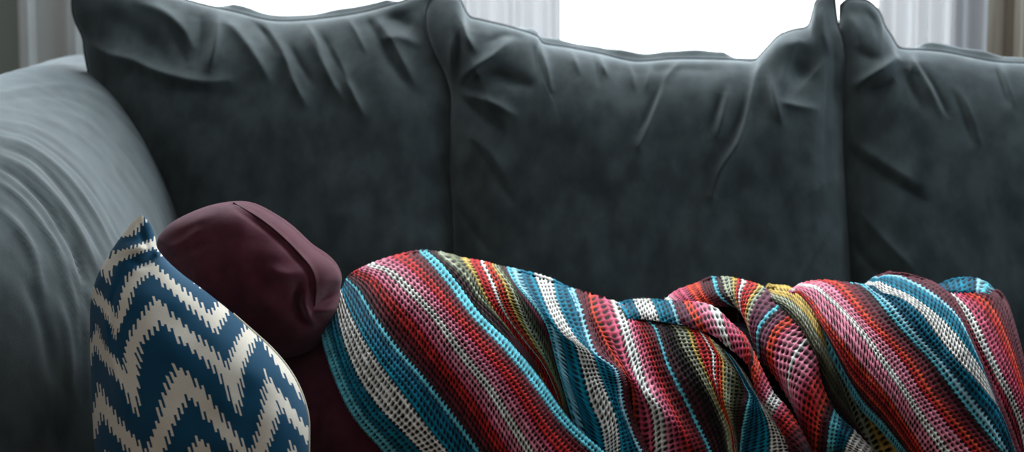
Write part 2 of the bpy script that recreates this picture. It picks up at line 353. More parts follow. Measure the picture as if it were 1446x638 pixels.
cushion('back_cushion', [(104, -38), (150, -40), (210, -22), (265, 0), (330, 16), (390, 29), (458, 25), (512, 17), (560, 4), (585, -4), (608, -4)], [(290, 505), (640, 508)],
        [(104, -38), (102, 6), (106, 28), (117, 53), (120, 75), (128, 116), (137, 154), (155, 190), (185, 225), (215, 262), (240, 300), (262, 360), (280, 430), (290, 505)],
        [(608, -4), (606, 10), (614, 40), (626, 75), (638, 110), (646, 150), (646, 260), (648, 358), (648, 508)], .045, S1,
        'slate back cushion leaning beside the rolled arm, behind the maroon hood', (275, 585), seed=21)
cushion('back_cushion', [(606, -2), (618, -7), (634, -7), (648, -2), (662, 22), (680, 28), (721, 38), (757, 50), (768, 61), (805, 67), (846, 75), (896, 86), (950, 83), (993, 83), (1037, 84), (1064, 85), (1075, 76), (1085, 65), (1100, 50), (1120, 42), (1140, 37), (1147, 19), (1152, 2), (1165, -9), (1178, -6)],
        [(640, 508), (1206, 512)], [(606, -2), (601, 20), (602, 40), (608, 62), (616, 80), (628, 105), (636, 135), (634, 180), (634, 240), (638, 300), (640, 358), (640, 508)],
        [(1178, -6), (1180, 15), (1183, 35), (1190, 56), (1196, 90), (1194, 125), (1192, 200), (1194, 230), (1198, 293), (1203, 398), (1206, 512)], .020, S2,
        'slate back cushion with two peaked corners, between the other two cushions', (700, 1066), seed=31)
cushion('back_cushion', [(1186, 8), (1192, 2), (1200, -2), (1222, 0), (1236, 10), (1244, 22), (1249, 36), (1258, 50), (1268, 66), (1280, 69), (1300, 70), (1338, 74), (1400, 86), (1446, 89), (1500, 92), (1600, 88), (1700, 70), (1760, 20), (1780, 0)],
        [(1206, 512), (1780, 512)], [(1186, 8), (1186, 26), (1185, 50), (1189, 94), (1187, 130), (1186, 200), (1186, 230), (1190, 293), (1196, 398), (1197, 512)],
        [(1780, 0), (1790, 250), (1780, 512)], .028, S3,
        'slate back cushion cut off by the right edge, below the sheer curtain', (1262, 1700), seed=41)

# ------------------------------------------------------------------ the lying body under the blanket: how far away each sight line meets it
SIL = np.array([(380, 470), (440, 430), (470, 405), (488, 395), (520, 375), (560, 362), (605, 355), (640, 360), (690, 371), (717, 380), (760, 393), (808, 409), (850, 420), (880, 430), (930, 422), (960, 408), (985, 401), (1020, 392), (1060, 397), (1090, 409), (1130, 399), (1165, 395), (1200, 400), (1225, 400), (1250, 388), (1290, 392), (1330, 402), (1364, 394), (1390, 399), (1415, 422), (1470, 450)], float)
def depth(px, py):
    s = np.clip((py - np.interp(px, SIL[:, 0], SIL[:, 1])) / 330, 0, 1)
    return -.28 - .34 * np.sqrt(np.clip(1 - (1 - s) ** 2, 0, 1))

# ------------------------------------------------------------------ person
person = tag(empty('person', (-.1, -.36, SEAT)), 'person asleep on one side under the striped blanket, maroon hood pulled over the head', 'person')
def chain(verts, edges, radii):
    m = bpy.data.meshes.new('body'); m.from_pydata(verts, edges, []); o = bpy.data.objects.new('body', m); COL.objects.link(o)
    sk = o.modifiers.new('skin', 'SKIN'); sk.use_smooth_shade = True
    for i, r in enumerate(radii): m.skin_vertices[0].data[i].radius = (r, r)
    m.skin_vertices[0].data[0].use_root = True
    ss = o.modifiers.new('sub', 'SUBSURF'); ss.levels = 1; ss.render_levels = 1
    m.materials.append(M_SKIN); return o
bv, be, br = [], [], []
def joint(p, r, prev=None):
    bv.append(p); br.append(r)
    if prev is not None: be.append((prev, len(bv) - 1))
    return len(bv) - 1
pel = joint((.30, -.43, .525), .080)
w_ = joint((.12, -.43, .52), .066, pel); ch = joint((-.06, -.44, .54), .082, w_); nk = joint((-.21, -.37, .58), .028, ch); hd = joint((-.34, -.42, .675), .055, nk); tp = joint((-.41, -.435, .69), .052, hd)
for dz in (-.04, .05):
    sh = joint((-.15, -.42, .535 + dz), .036, ch); el = joint((.00, -.33, .50 + dz * .6), .028, sh); wr = joint((-.13, -.27, .50 + dz * .5), .020, el)
    pa = joint((-.17, -.265, .50 + dz * .5), .022, wr)
    for k in range(4):
        zz = .48 + dz * .5 + .014 * k
        f1 = joint((-.205, -.27, zz), .007, pa); f2 = joint((-.225, -.285, zz), .0065, f1); joint((-.232, -.302 - .003 * (k in (1, 2)), zz), .006, f2)
    t1 = joint((-.165, -.29, .49 + dz * .5), .008, pa); joint((-.19, -.31, .495 + dz * .5), .007, t1)
for dz in (-.03, .05):
    kn = joint((.52, -.36, .51 + dz * .7), .048, pel); an_ = joint((.64, -.48, .49 + dz * .6), .032, kn); joint((.68, -.41, .48 + dz * .6), .026, an_)
body = chain(bv, be, br); body.parent = person; bpy.context.view_layer.update(); body.matrix_parent_inverse = person.matrix_world.inverted()

def blob(outline, yc, fr, bk, nr_=60, na_=220, S=(), pw=2.0, tilt=0., seed=3, nz=.006, under=None):
    """closed soft body: outline at distance yc, bulging to the front and the back"""
    O = curve(list(outline) + [outline[0]], na_ + 1)[:-1]; C = O.mean(0)
    r = np.sin(np.linspace(0, np.pi / 2, nr_))[:, None, None]
    Q = C + r * (O - C)[None]; px, py = Q[..., 0], Q[..., 1]
    prof = np.clip(1 - r[..., 0] ** pw, 0, 1) ** (1 / pw) + 0 * px
    rel = fr * prof + (strokes(px, py, S) if len(S) else 0) * np.clip(prof * 4, 0, 1) + nz * smoothnoise(px / 28, py / 28, seed) * np.clip(prof * 3, 0, 1)
    y_ = yc + tilt * (py - C[1]) / 900
    yf = y_ - rel if under is None else np.maximum(y_ - rel, np.minimum(depth(px, py) + under, y_))
    fv = at_y(px, py, yf); bv_ = at_y(px, py, y_); bv_[..., 1] += bk * prof
    m = MB(); m.add(fv, grid_faces(nr_, na_, wrap=True)); m.add(bv_, grid_faces(nr_, na_, flip=True, wrap=True))
    return m, O, C
# torso of the hoodie
TS = [([(470, 480), (480, 540), (500, 600)], 14, .006), ([(440, 470), (448, 540), (455, 620)], 8, -.008)]
m, _, _ = blob([(412, 446), (446, 436), (490, 440), (540, 430), (610, 416), (690, 440), (770, 510), (800, 600), (760, 700), (640, 735), (520, 735), (440, 725), (405, 670), (392, 600), (392, 540), (400, 470)], -.40, .19, .10, S=TS, pw=2.6, under=.028)
hoodie = m.build('hoodie', M_HOOD, person, True)
HOODS = [([(334, 286), (367, 309), (397, 333), (423, 359), (440, 380), (446, 402), (444, 432)], 3.2, .004), ([(328, 292), (361, 315), (391, 339), (416, 365), (433, 386), (438, 404), (436, 430)], 3, -.004),
         ([(432, 412), (430, 428), (436, 446), (444, 456)], 5, .012), ([(420, 405), (420, 430), (428, 452)], 7, -.012), ([(446, 440), (462, 438), (474, 434)], 4, .009), ([(448, 428), (462, 420), (478, 412)], 6, -.020), ([(455, 414), (468, 406), (480, 402)], 6, -.012),
         ([(380, 380), (405, 388), (425, 384)], 9, .007), ([(225, 352), (250, 345), (280, 325)], 5, .004), ([(228, 362), (255, 360), (290, 345)], 7, -.005), ([(240, 330), (275, 312), (310, 300)], 6, .003)]
m, _, _ = blob([(222, 352), (223, 336), (240, 316), (270, 300), (300, 290), (330, 286), (355, 289), (385, 304), (412, 323), (440, 349), (462, 364), (475, 377), (482, 393), (480, 410), (478, 434), (468, 462), (448, 492), (410, 505), (360, 500), (310, 480), (262, 440), (232, 395)],
               -.43, .115, .10, S=HOODS, pw=2.1, nz=.008, seed=12)
hood = m.build('hood', M_HOOD, hoodie, True)
sp = curve([(330, 286.5), (367, 309), (397, 333), (423, 359), (440, 380), (446, 402), (444, 432)], 60)

def on_mesh(o, path):
    """points of a photo path dropped on the front of a mesh"""
    v = np.empty(len(o.data.vertices) * 3); o.data.vertices.foreach_get('co', v); v = v.reshape(-1, 3); v = v[:len(v) // 2]
    ux, uy = proj(v); out = []
    for x, y in path:
        d = (ux - x) ** 2 + (uy - y) ** 2; i = np.argsort(d)[:4]; w = 1 / (d[i] + .05); out.append(float((v[i, 1] * w).sum() / w.sum()))
    out = np.convolve(np.pad(out, 3, 'edge'), np.ones(7) / 7, 'valid')
    return at_y(path[:, 0], path[:, 1], out - .001)
M_THREAD, nt, p = material('maroon_thread', lin(58, 26, 34), .9)
MB().add(*tube(on_mesh(hood, sp), .0014, 6)).build('hood_seam', M_THREAD, hoodie, True)

# trousers: tapered sleeves of cloth round the bent legs
m = MB()
for dz in (-.03, .05):
    m.add(*tube(curve([(.26, -.43, .525 + dz * .3), (.38, -.40, .52 + dz * .5), (.51, -.37, .51 + dz * .7), (.56, -.40, .505 + dz * .7), (.62, -.46, .49 + dz * .6)], 40), np.interp(np.linspace(0, 1, 40), [0, .5, .7, 1], [.085, .066, .062, .045]), 24))
m.build('trousers', M_JEANS, person, True)

# ------------------------------------------------------------------ chevron pillow
def tps(pts, vals, X, Yp):
    p = np.array(pts, float) / 100; n = len(p); d = np.linalg.norm(p[:, None] - p[None], axis=-1); K = np.where(d > 0, d * d * np.log(d + 1e-12), 0) + np.eye(n) * .01
    A = np.zeros((n + 3, n + 3)); A[:n, :n] = K; A[:n, n] = 1; A[:n, n + 1:] = p; A[n, :n] = 1; A[n + 1:, :n] = p.T
    w = np.linalg.solve(A, np.concatenate([np.array(vals, float), np.zeros((3,) + np.array(vals).shape[1:])]))
    q = np.stack([X, Yp], -1).reshape(-1, 2) / 100; dd = np.linalg.norm(q[:, None] - p[None], axis=-1); B = np.where(dd > 0, dd * dd * np.log(dd + 1e-12), 0)
    return (B @ w[:n] + w[n] + q @ w[n + 1:]).reshape(X.shape + (-1,))
CP = [((219, 420), 0, -.15), ((227, 454), 0, .25), ((248, 517), 0, .85), ((264, 558), 0, 1.25), ((338, 583), .5, 1.4), ((322, 518), .5, 1.0), ((306, 469), .5, .4), ((377, 531), 1, .85), ((395, 573), 1, 1.25),
      ((193, 582), -.5, 1.4), ((176, 520), -.5, 1.0), ((162, 476), -.5, .4), ((150, 384), -.5, -.76), ((137, 462), -1, -.15), ((139, 547), -1, .85), ((212, 376), 0, -.95), ((219, 340), 0, -2.05), ((169, 361), -.4, -1.03), ((198, 306), -.2, -2.45), ((182, 327), -.35, -2.15), ((157, 346), -.5, -1.3), ((216, 357), 0, -1.5),
      ((285, 640), 0, 2.1), ((215, 665), -.5, 2.3), ((360, 660), .5, 2.2), ((415, 640), 1, 2.0), ((150, 640), -1, 1.85), ((440, 590), 1.35, 1.2)]
PTOP = [(200, 303), (212, 316), (219, 334), (222, 350), (236, 368), (258, 388), (285, 408), (320, 436), (350, 462), (385, 494), (410, 525), (426, 556), (435, 590), (436, 625)]
PLEFT = [(200, 303), (188, 312), (170, 335), (152, 362), (138, 388), (129, 420), (127, 460), (128, 520), (130, 580), (134, 640), (140, 712)]
PB = [(140, 712), (230, 722), (330, 716), (420, 700)]; PR = [(436, 625), (434, 660), (420, 700)]
NSg, NTg = 320, 320
Q, s, t = coons(PTOP, PB, PLEFT, PR, NSg, NTg); px, py = Q[..., 0], Q[..., 1]
PS = [([(188, 372), (205, 372), (222, 358)], 6, -.010), ([(175, 352), (200, 350), (220, 346)], 8, .008), ([(178, 362), (160, 400), (150, 450), (160, 520), (180, 590)], 7, .004), ([(168, 390), (156, 440), (160, 500)], 5, -.004), ([(196, 310), (202, 335), (210, 352)], 5, -.006)]
f = fat(s, 2.6, .62) * fat(t, 2.6, .62)
yb = -.585 - .09 * (py - 300) / 400
rel = .085 * f + strokes(px, py, PS) * np.clip(f * 5, 0, 1) + .006 * smoothnoise(px / 35, py / 35, 77) * np.clip(f * 3, 0, 1)
fv = at_y(px, py, yb - rel); kv = at_y(px, py, yb); kv[..., 1] += .06 * f
UVc = tps([c[0] for c in CP], [(c[1], c[2]) for c in CP], px[::4, ::4].copy(), py[::4, ::4].copy())
def up4(a):
    n0, n1 = a.shape; y0 = np.arange(NTg) / 4; x0 = np.arange(NSg) / 4
    t1 = np.stack([np.interp(x0, np.arange(n1), r) for r in a]); return np.stack([np.interp(y0, np.arange(n0), t1[:, j]) for j in range(NSg)], 1)
Ug, Vg = up4(UVc[..., 0]), up4(UVc[..., 1])
M_PIL, nt, p = material('ikat_chevron_cotton', (1, 1, 1, 1), .9, spec=.15, sheen=.15)
def math_(op, a, b=None, c=None):
    n = nt.nodes.new('ShaderNodeMath'); n.operation = op
    for i, v in enumerate((a, b, c)):
        if v is None: continue
        if isinstance(v, (int, float)): n.inputs[i].default_value = v
        else: nt.links.new(v, n.inputs[i])
    return n.outputs[0]
uvn = nt.nodes.new('ShaderNodeUVMap'); uvn.uv_map = 'weave'; sx = nt.nodes.new('ShaderNodeSeparateXYZ'); nt.links.new(uvn.outputs[0], sx.inputs[0])
U_, V_ = sx.outputs[0], sx.outputs[1]
col = math_('FLOOR', math_('MULTIPLY', U_, 44)); uq = math_('DIVIDE', math_('ADD', col, .5), 44)
par = math_('MODULO', math_('ABSOLUTE', math_('ADD', col, 1000)), 2)
wn = nt.nodes.new('ShaderNodeTexWhiteNoise'); wn.noise_dimensions = '1D'; nt.links.new(col, wn.inputs['W'])
jit = math_('ADD', math_('MULTIPLY', par, .12), math_('MULTIPLY', wn.outputs['Value'], .08))
fr_ = math_('SUBTRACT', uq, math_('FLOOR', math_('ADD', uq, .5))); tri = math_('SUBTRACT', 1, math_('MULTIPLY', math_('ABSOLUTE', fr_), 2))
vp = math_('ADD', math_('ADD', V_, math_('MULTIPLY', tri, 1.15)), jit)
band = math_('SUBTRACT', vp, math_('FLOOR', vp)); isw = math_('LESS_THAN', math_('ABSOLUTE', math_('SUBTRACT', band, .285)), .205)
# weave: fine warp and weft threads
th = math_('MULTIPLY', math_('SINE', math_('MULTIPLY', U_, 560)), math_('SINE', math_('MULTIPLY', math_('ADD', V_, math_('MULTIPLY', U_, .4)), 420)))
ns_ = nt.nodes.new('ShaderNodeTexNoise'); ns_.inputs['Scale'].default_value = 60; nt.links.new(uvn.outputs[0], ns_.inputs['Vector'])
mx1 = nt.nodes.new('ShaderNodeMix'); mx1.data_type = 'RGBA'; nt.links.new(isw, mx1.inputs[0]); mx1.inputs[6].default_value = lin(22, 72, 100); mx1.inputs[7].default_value = lin(226, 216, 200)
mx2 = nt.nodes.new('ShaderNodeMix'); mx2.data_type = 'RGBA'; mx2.blend_type = 'MULTIPLY'; mx2.inputs[0].default_value = 1
shade = math_('ADD', math_('MULTIPLY', ns_.outputs['Fac'], .36), math_('ADD', .80, math_('MULTIPLY', th, .10)))
nt.links.new(mx1.outputs[2], mx2.inputs[6]); nt.links.new(shade, mx2.inputs[7]); nt.links.new(mx2.outputs[2], p.inputs['Base Color'])
bmp = nt.nodes.new('ShaderNodeBump'); bmp.inputs['Strength'].default_value = .35; bmp.inputs['Distance'].default_value = .001; nt.links.new(th, bmp.inputs['Height']); nt.links.new(bmp.outputs[0], p.inputs['Normal'])
m = MB(); m.add(fv, grid_faces(NTg, NSg)); m.add(kv, grid_faces(NTg, NSg, flip=True))
pillow = m.build('throw_pillow', M_PIL, None, True)
uvl = pillow.data.uv_layers.new(name='weave'); li = np.zeros(len(pillow.data.loops), int); pillow.data.loops.foreach_get('vertex_index', li)
uvv = np.stack([np.concatenate([Ug.ravel()] * 2), np.concatenate([Vg.ravel()] * 2)], -1)
uvl.data.foreach_set('uv', uvv[li].ravel())
tag(pillow, 'navy and cream zigzag throw pillow propped between the sofa arm and the hood', 'pillow')
M_CREAM, nt, p = material('cream_cotton', lin(196, 187, 170), .9)
rim = np.concatenate([kv[0, 150:], kv[:, -1]]); MB().add(*tube(rim, .0022, 7)).build('seam_piping', M_CREAM, pillow, True)

# ------------------------------------------------------------------ crocheted blanket
YC = {'c': (98, 190, 206), 'l': (150, 205, 222), 't': (0, 124, 150), 'b': (0, 100, 126), 'B': (4, 78, 103), 'w': (238, 235, 228), 'p': (214, 92, 120), 'P': (232, 140, 162), 'q': (190, 66, 86), 'r': (200, 44, 44), 'o': (222, 74, 48), 'd': (128, 34, 40),
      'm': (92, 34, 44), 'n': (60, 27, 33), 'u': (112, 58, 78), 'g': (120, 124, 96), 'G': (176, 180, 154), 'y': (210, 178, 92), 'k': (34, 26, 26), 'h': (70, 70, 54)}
YC = {k: np.array(lin(*v)[:3]) for k, v in YC.items()}
BLANKET_RELIEF = [([(722, 402), (742, 420), (760, 438), (795, 472), (840, 502), (872, 526)], 15, .020), ([(868, 524), (897, 543), (930, 574), (959, 608), (990, 645)], 14, .018),
                  ([(650, 400), (700, 452), (745, 500), (780, 560), (810, 620)], 20, -.022), ([(845, 420), (858, 455), (872, 490), (885, 515)], 16, .006), ([(900, 470), (925, 515), (955, 560), (990, 610)], 16, -.012),
                  ([(680, 372), (700, 405), (716, 440)], 9, -.010), ([(885, 452), (905, 475), (915, 500)], 12, -.008), ([(960, 464), (990, 500), (1010, 540), (1020, 600)], 16, .008), ([(1035, 545), (1036, 590), (1036, 640)], 10, -.016),
                  ([(540, 500), (580, 560), (640, 620)], 22, .006), ([(520, 420), (560, 470), (620, 540), (680, 610)], 16, -.006), ([(600, 400), (650, 460), (710, 530), (770, 610)], 26, .010),
                  ([(1160, 430), (1200, 480), (1250, 545), (1300, 610)], 26, .012), ([(1226, 420), (1262, 465), (1310, 520), (1370, 600)], 14, -.007), ([(1260, 410), (1310, 455), (1360, 520), (1410, 600)], 20, .010), ([(840, 520), (850, 570), (856, 630)], 14, .006), ([(880, 560), (890, 600), (895, 640)], 9, -.012)]
def pch(xk, Yk, x):
    """shape-keeping cubic through (xk, Yk) along axis 0"""
    h = np.diff(xk); sh_ = (-1,) + (1,) * (Yk.ndim - 1); hh = h.reshape(sh_); d = np.diff(Yk, axis=0) / hh
    mm = np.zeros_like(Yk); mm[0] = d[0]; mm[-1] = d[-1]
    if len(xk) > 2:
        a, b = d[:-1], d[1:]; w1 = 2 * hh[1:] + hh[:-1]; w2 = hh[1:] + 2 * hh[:-1]
        with np.errstate(divide='ignore', invalid='ignore'): hm = (w1 + w2) / (w1 / a + w2 / b)
        mm[1:-1] = np.where(a * b > 0, hm, 0)
    i = np.clip(np.searchsorted(xk, x, side='right') - 1, 0, len(xk) - 2); tt = ((x - xk[i]) / h[i]).reshape(sh_); H = h[i].reshape(sh_)
    return (2 * tt ** 3 - 3 * tt ** 2 + 1) * Yk[i] + (tt ** 3 - 2 * tt ** 2 + tt) * H * mm[i] + (-2 * tt ** 3 + 3 * tt ** 2) * Yk[i + 1] + (tt ** 3 - tt ** 2) * H * mm[i + 1]
BV, BF, BC, BN, bn = [], [], [], [], 0
def cloth(rows, guides, offs, roll=None, edges=(1, 1), pitch=6.6, seed=0, dip=.05, dens=1.):
    """one fold of the blanket. rows: a yarn letter for every crochet row; guides: (row position, [points along the row]); offs: per guide, how far the cloth stands out (start, middle, end)"""
    global bn
    uk = np.array([g_[0] for g_ in guides], float); Gp = np.array([g_[1] for g_ in guides], float); nk_ = Gp.shape[1]
    Of = np.array([np.interp(np.linspace(0, 1, nk_), [0, .5, 1], o_) for o_ in offs])
    G3 = np.concatenate([Gp, Of[..., None]], -1)
    # resample along the rows evenly by mean length
    dense = np.stack([pch(np.arange(nk_, dtype=float), g_, np.linspace(0, nk_ - 1, 40 * nk_)) for g_ in G3])
    L = np.linalg.norm(np.diff(dense[..., :2], axis=1), axis=-1).mean(0); cs = np.concatenate([[0], np.cumsum(L)])
    nst = max(4, int(round(cs[-1] / pitch))); nv = nst * 6 + 1; q = np.linspace(0, cs[-1], nv)
    D = np.stack([np.stack([np.interp(q, cs, dense[k, :, j]) for j in range(3)], -1) for k in range(len(uk))])
    nu = int(round((uk[-1] - uk[0]) * 6 * dens)) + 1; us = np.linspace(uk[0], uk[-1], nu)
    S_ = pch(uk, D, us)                                        # (nu, nv, 3): across the rows, along the rows
    vs = np.linspace(0, nst, nv)
    # rolled edges at the first and last row
    def edge(S0, S1, us_e, sign):
        dv = S0[:, :2] - S1[:, :2]; dv /= np.linalg.norm(dv, axis=1)[:, None] + 1e-9; rows_ = []
        for k in range(1, 13):
            a = R(14 * k); r_ = 7.
            n_ = S0.copy(); n_[:, :2] += dv * r_ * math.sin(min(a, R(90))) * (1 if a < R(90) else 1); n_[:, 2] -= (r_ / 950) * (1 - math.cos(a)) + (dip * max(0, k - 6) / 6)
            rows_.append((n_, us_e + sign * k / 6))
        return rows_
    pre = edge(S_[0], S_[3], us[0], -1)[::-1] if edges[0] else []; post = edge(S_[-1], S_[-4], us[-1], 1) if edges[1] else []
    S_ = np.stack([x[0] for x in pre] + list(S_) + [x[0] for x in post])
    us = np.concatenate([[x[1] for x in pre], us, [x[1] for x in post]])
    px, py = S_[..., 0], S_[..., 1]
    off = S_[..., 2] + strokes(px, py, BLANKET_RELIEF) + .010 * smoothnoise(px / 40 + seed, py / 60, 60 + seed)
    P = at_y(px, py, depth(px, py) - off)
    vv = vs
    if roll:
        n0 = 72; ex = []; base = P[:, 0]
        for k in range(n0, 0, -1):
            a = R(150) * k / n0
            ex.append(base + np.stack([np.zeros(len(base)), np.full(len(base), roll * math.sin(a)), np.full(len(base), -roll * (1 - math.cos(a)))], -1))
        P = np.concatenate([np.stack(ex, 1), P], 1); st = roll * 2.6 / .0070 / n0
        vv = np.concatenate([-np.arange(n0, 0, -1) * st, vs])
    nr_ = gnormals(P); v_ = np.array([0, CAMY, CAMZ]) - P; mid = nr_[:, nr_.shape[1] // 2:]
    if (mid * v_[:, nr_.shape[1] // 2:]).sum() < 0: nr_ = -nr_
    r_, s_ = np.meshgrid(us * dens, vv, indexing='ij')
    # crochet stitches: a dark opening sits between rows, offset by half a stitch from row to row
    kb = np.round(r_); dr = r_ - kb; ss = s_ + .5 * (kb % 2) + .75 * dr; ds = ss - np.round(ss)
    wob = .06 * (RNG.random(r_.shape) - .5)
    big = np.array([{'b': .80, 'B': .80, 't': .82, 'm': .75, 'n': .75, 'c': .8, 'l': .8, 'u': .75}.get(c, .92) for c in rows])
    bs = big[np.clip(((np.floor(r_) + .5) / dens).astype(int), 0, len(rows) - 1)] * (1 + .5 * smoothnoise(r_ * 1.7 + 40, s_ * 1.7 + 400, 70 + seed))
    gap = np.clip(1.30 - np.maximum(np.abs(dr) / .36, np.abs(ds) / .34) ** 1.0 * .6 - np.sqrt((dr / .36) ** 2 + (ds / .34) ** 2) * .4 / bs + wob, 0, 1); gap = np.clip(gap * 2.4 * bs ** 2, 0, 1)
    cell = r_ - np.floor(r_); ply = .5 + .5 * np.cos(2 * np.pi * (s_ * 1 + .5 * (np.floor(r_) % 2) + cell * .8))
    hgt = -.5 * gap + (1 - gap) * (.55 + .45 * np.sin(np.pi * np.clip(cell, 0, 1))) + .25 * ply * (1 - gap)
    P = P + nr_ * (hgt * .0018)[..., None]
    zig = .26 * np.cos(2 * np.pi * (s_ + .5 * (kb % 2)))          # the rows interlock in small teeth
    ri = np.clip(((np.floor(r_ + zig) + .5) / dens).astype(int), 0, len(rows) - 1); tab = np.stack([YC[c] for c in rows]); C = tab[ri]
    var = np.random.default_rng(seed + 5).random((len(rows) + 4, 2000)); vr = var[ri, np.clip((s_ + 300).astype(int), 0, 1999)]
    C = C * (.80 + .40 * vr)[..., None] * (.88 + .24 * RNG.random(C.shape[:2]))[..., None]
    C = C * (1 - gap)[..., None] + np.array([.010, .0085, .009]) * gap[..., None]
    a_, b_ = P.shape[:2]
    BV.append(P.reshape(-1, 3)); BF.append(grid_faces(a_, b_, bn)); BC.append(C.reshape(-1, 3)); BN.append(nr_.reshape(-1, 3)); bn += a_ * b_

# fold 1: the free edge with the blue band and the red band over the shoulder
cloth('cbtbwwwwtbbBcnmdrrpPPwwPPprrdmc', [
    (0, [(456, 462), (460, 476), (468, 500), (482, 538), (505, 584), (545, 631), (600, 695), (665, 770), (730, 845)]),
    (4, [(473, 420), (477, 450), (486, 485), (503, 528), (532, 572), (580, 622), (640, 688), (705, 765), (770, 840)]),
    (8, [(482, 411), (491, 436), (508, 470), (532, 510), (565, 553), (615, 618), (680, 690), (745, 760), (810, 835)]),
    (12.5, [(489, 395), (504, 410), (528, 450), (560, 495), (596, 536), (640, 592), (700, 670), (770, 745), (840, 820)]),
    (22, [(522, 375), (545, 382), (580, 412), (614, 448), (650, 498), (690, 549), (735, 620), (790, 700), (850, 790)]),
    (30.5, [(594, 356), (609, 371), (635, 402), (668, 447), (712, 492), (752, 540), (795, 598), (860, 660), (925, 740)]),
    (31, [(597, 356), (612, 370), (638, 401), (671, 446), (715, 490), (755, 538), (798, 597), (863, 658), (928, 738)])],
    [(.0, .0, .0), (.015, .02, .02), (.02, .025, .025), (.01, .02, .02), (.01, .03, .03), (.0, .025, .035), (0, .02, .03)], roll=.07, seed=1)
# fold 2: olive and yellow stripes in the hollow, the second blue band
cloth('kknhGgyrrwooyGghmclbtwwwwtbblm', [
    (0, [(600, 356), (628, 386), (660, 428), (700, 473), (742, 520), (785, 578), (815, 606), (835, 625), (860, 650)]),
    (4.5, [(621, 358), (656, 389), (677, 420), (701, 446), (722, 472), (747, 511), (765, 545), (778, 585), (795, 650)]),
    (6.5, [(656, 367), (668, 385), (683, 415), (706, 452), (735, 488), (757, 520), (775, 560), (788, 592), (806, 650)]),
    (9.5, [(680, 371), (694, 399), (703, 422), (714, 444), (742, 482), (766, 512), (785, 552), (797, 592), (812, 650)]),
    (12.5, [(695, 375), (712, 401), (722, 427), (733, 450), (756, 486), (773, 512), (791, 552), (801, 592), (818, 650)]),
    (14, [(701, 377), (724, 408), (736, 434), (748, 462), (766, 494), (779, 520), (796, 560), (806, 597), (823, 650)]),
    (17.5, [(717, 380), (727, 401), (741, 417), (760, 439), (774, 462), (781, 486), (789, 518), (797, 546), (826, 650)]),
    (21, [(753, 388), (762, 410), (774, 440), (794, 473), (811, 487), (820, 518), (832, 565), (848, 605), (856, 650)]),
    (25, [(779, 396), (784, 420), (795, 447), (815, 480), (836, 502), (846, 530), (857, 558), (872, 601), (876, 650)]),
    (28.5, [(808, 410), (815, 427), (825, 462), (838, 498), (868, 523), (873, 540), (877, 570), (889, 605), (910, 650)]),
    (29.2, [(812, 411), (819, 427), (829, 462), (842, 498), (871, 523), (877, 540), (882, 570), (893, 605), (914, 650)])],
    [(0, -.01, -.04), (0, -.015, -.06), (.0, -.02, -.075), (0, -.02, -.075), (.005, -.01, -.07), (.005, -.008, -.06), (.005, .0, -.03), (.005, .01, .005), (.005, .012, .015), (.0, .012, .02), (0, .01, .015)], roll=.07, seed=2)
# fold 3: second red band, cyan line and the second olive hollow
cloth('lnmdoqpwPpqrdmcnnkhGGyrwroyGghncBbtwww', [
    (0, [(806, 409), (815, 430), (826, 465), (836, 495), (850, 520), (862, 550), (868, 580), (880, 610), (895, 650)]),
    (4.5, [(832, 413), (836, 439), (848, 469), (860, 493), (879, 523), (893, 548), (895, 570), (896, 600), (899, 650)]),
    (6.2, [(852, 419), (860, 439), (874, 478), (882, 510), (894, 535), (905, 556), (913, 580), (917, 605), (919, 650)]),
    (7.5, [(871, 427), (878, 448), (886, 474), (895, 502), (901, 526), (912, 556), (926, 577), (930, 601), (931, 650)]),
    (9.5, [(880, 431), (890, 447), (900, 475), (908, 500), (917, 525), (930, 556), (942, 580), (950, 605), (954, 650)]),
    (11.7, [(890, 440), (902, 455), (916, 480), (924, 505), (934, 535), (946, 565), (959, 592), (969, 612), (982, 650)]),
    (14.5, [(906, 448), (924, 463), (933, 486), (942, 514), (956, 542), (970, 570), (982, 597), (992, 617), (1007, 650)]),
    (19, [(938, 452), (952, 466), (962, 490), (977, 515), (992, 540), (1006, 566), (1016, 590), (1022, 608), (1029, 650)]),
    (21.5, [(968, 460), (977, 474), (984, 497), (995, 520), (1007, 548), (1016, 572), (1024, 592), (1030, 610), (1035, 650)]),
    (23.5, [(986, 467), (995, 480), (1005, 503), (1006, 525), (1012, 550), (1020, 575), (1028, 594), (1033, 612), (1038, 650)]),
    (26.5, [(1003, 478), (1014, 497), (1022, 514), (1022, 540), (1022, 560), (1026, 580), (1031, 597), (1036, 614), (1041, 650)]),
    (28.5, [(1012, 486), (1024, 506), (1036, 527), (1034, 550), (1032, 570), (1033, 585), (1036, 600), (1040, 615), (1044, 650)]),
    (31.5, [(1022, 495), (1036, 515), (1052, 545), (1060, 561), (1057, 576), (1054, 592), (1051, 607), (1049, 622), (1046, 650)]),
    (35, [(1028, 500), (1043, 520), (1060, 549), (1070, 566), (1075, 577), (1080, 588), (1084, 602), (1086, 618), (1084, 650)]),
    (38, [(1031, 503), (1047, 524), (1064, 553), (1075, 570), (1085, 584), (1095, 598), (1104, 612), (1111, 626), (1122, 650)])],
    [(0, .0, -.03), (.0, .0, -.02), (0, .003, -.01), (0, .003, -.005), (0, 0, 0), (-.01, 0, 0), (-.015, 0, 0), (-.01, 0, -.005), (-.005, .005, -.01), (-.005, .005, -.015), (-.005, .01, -.02), (-.005, .01, -.02), (-.01, .012, -.01), (-.01, .012, .005), (-.02, .005, .01)], roll=None, seed=3, dens=1.2)
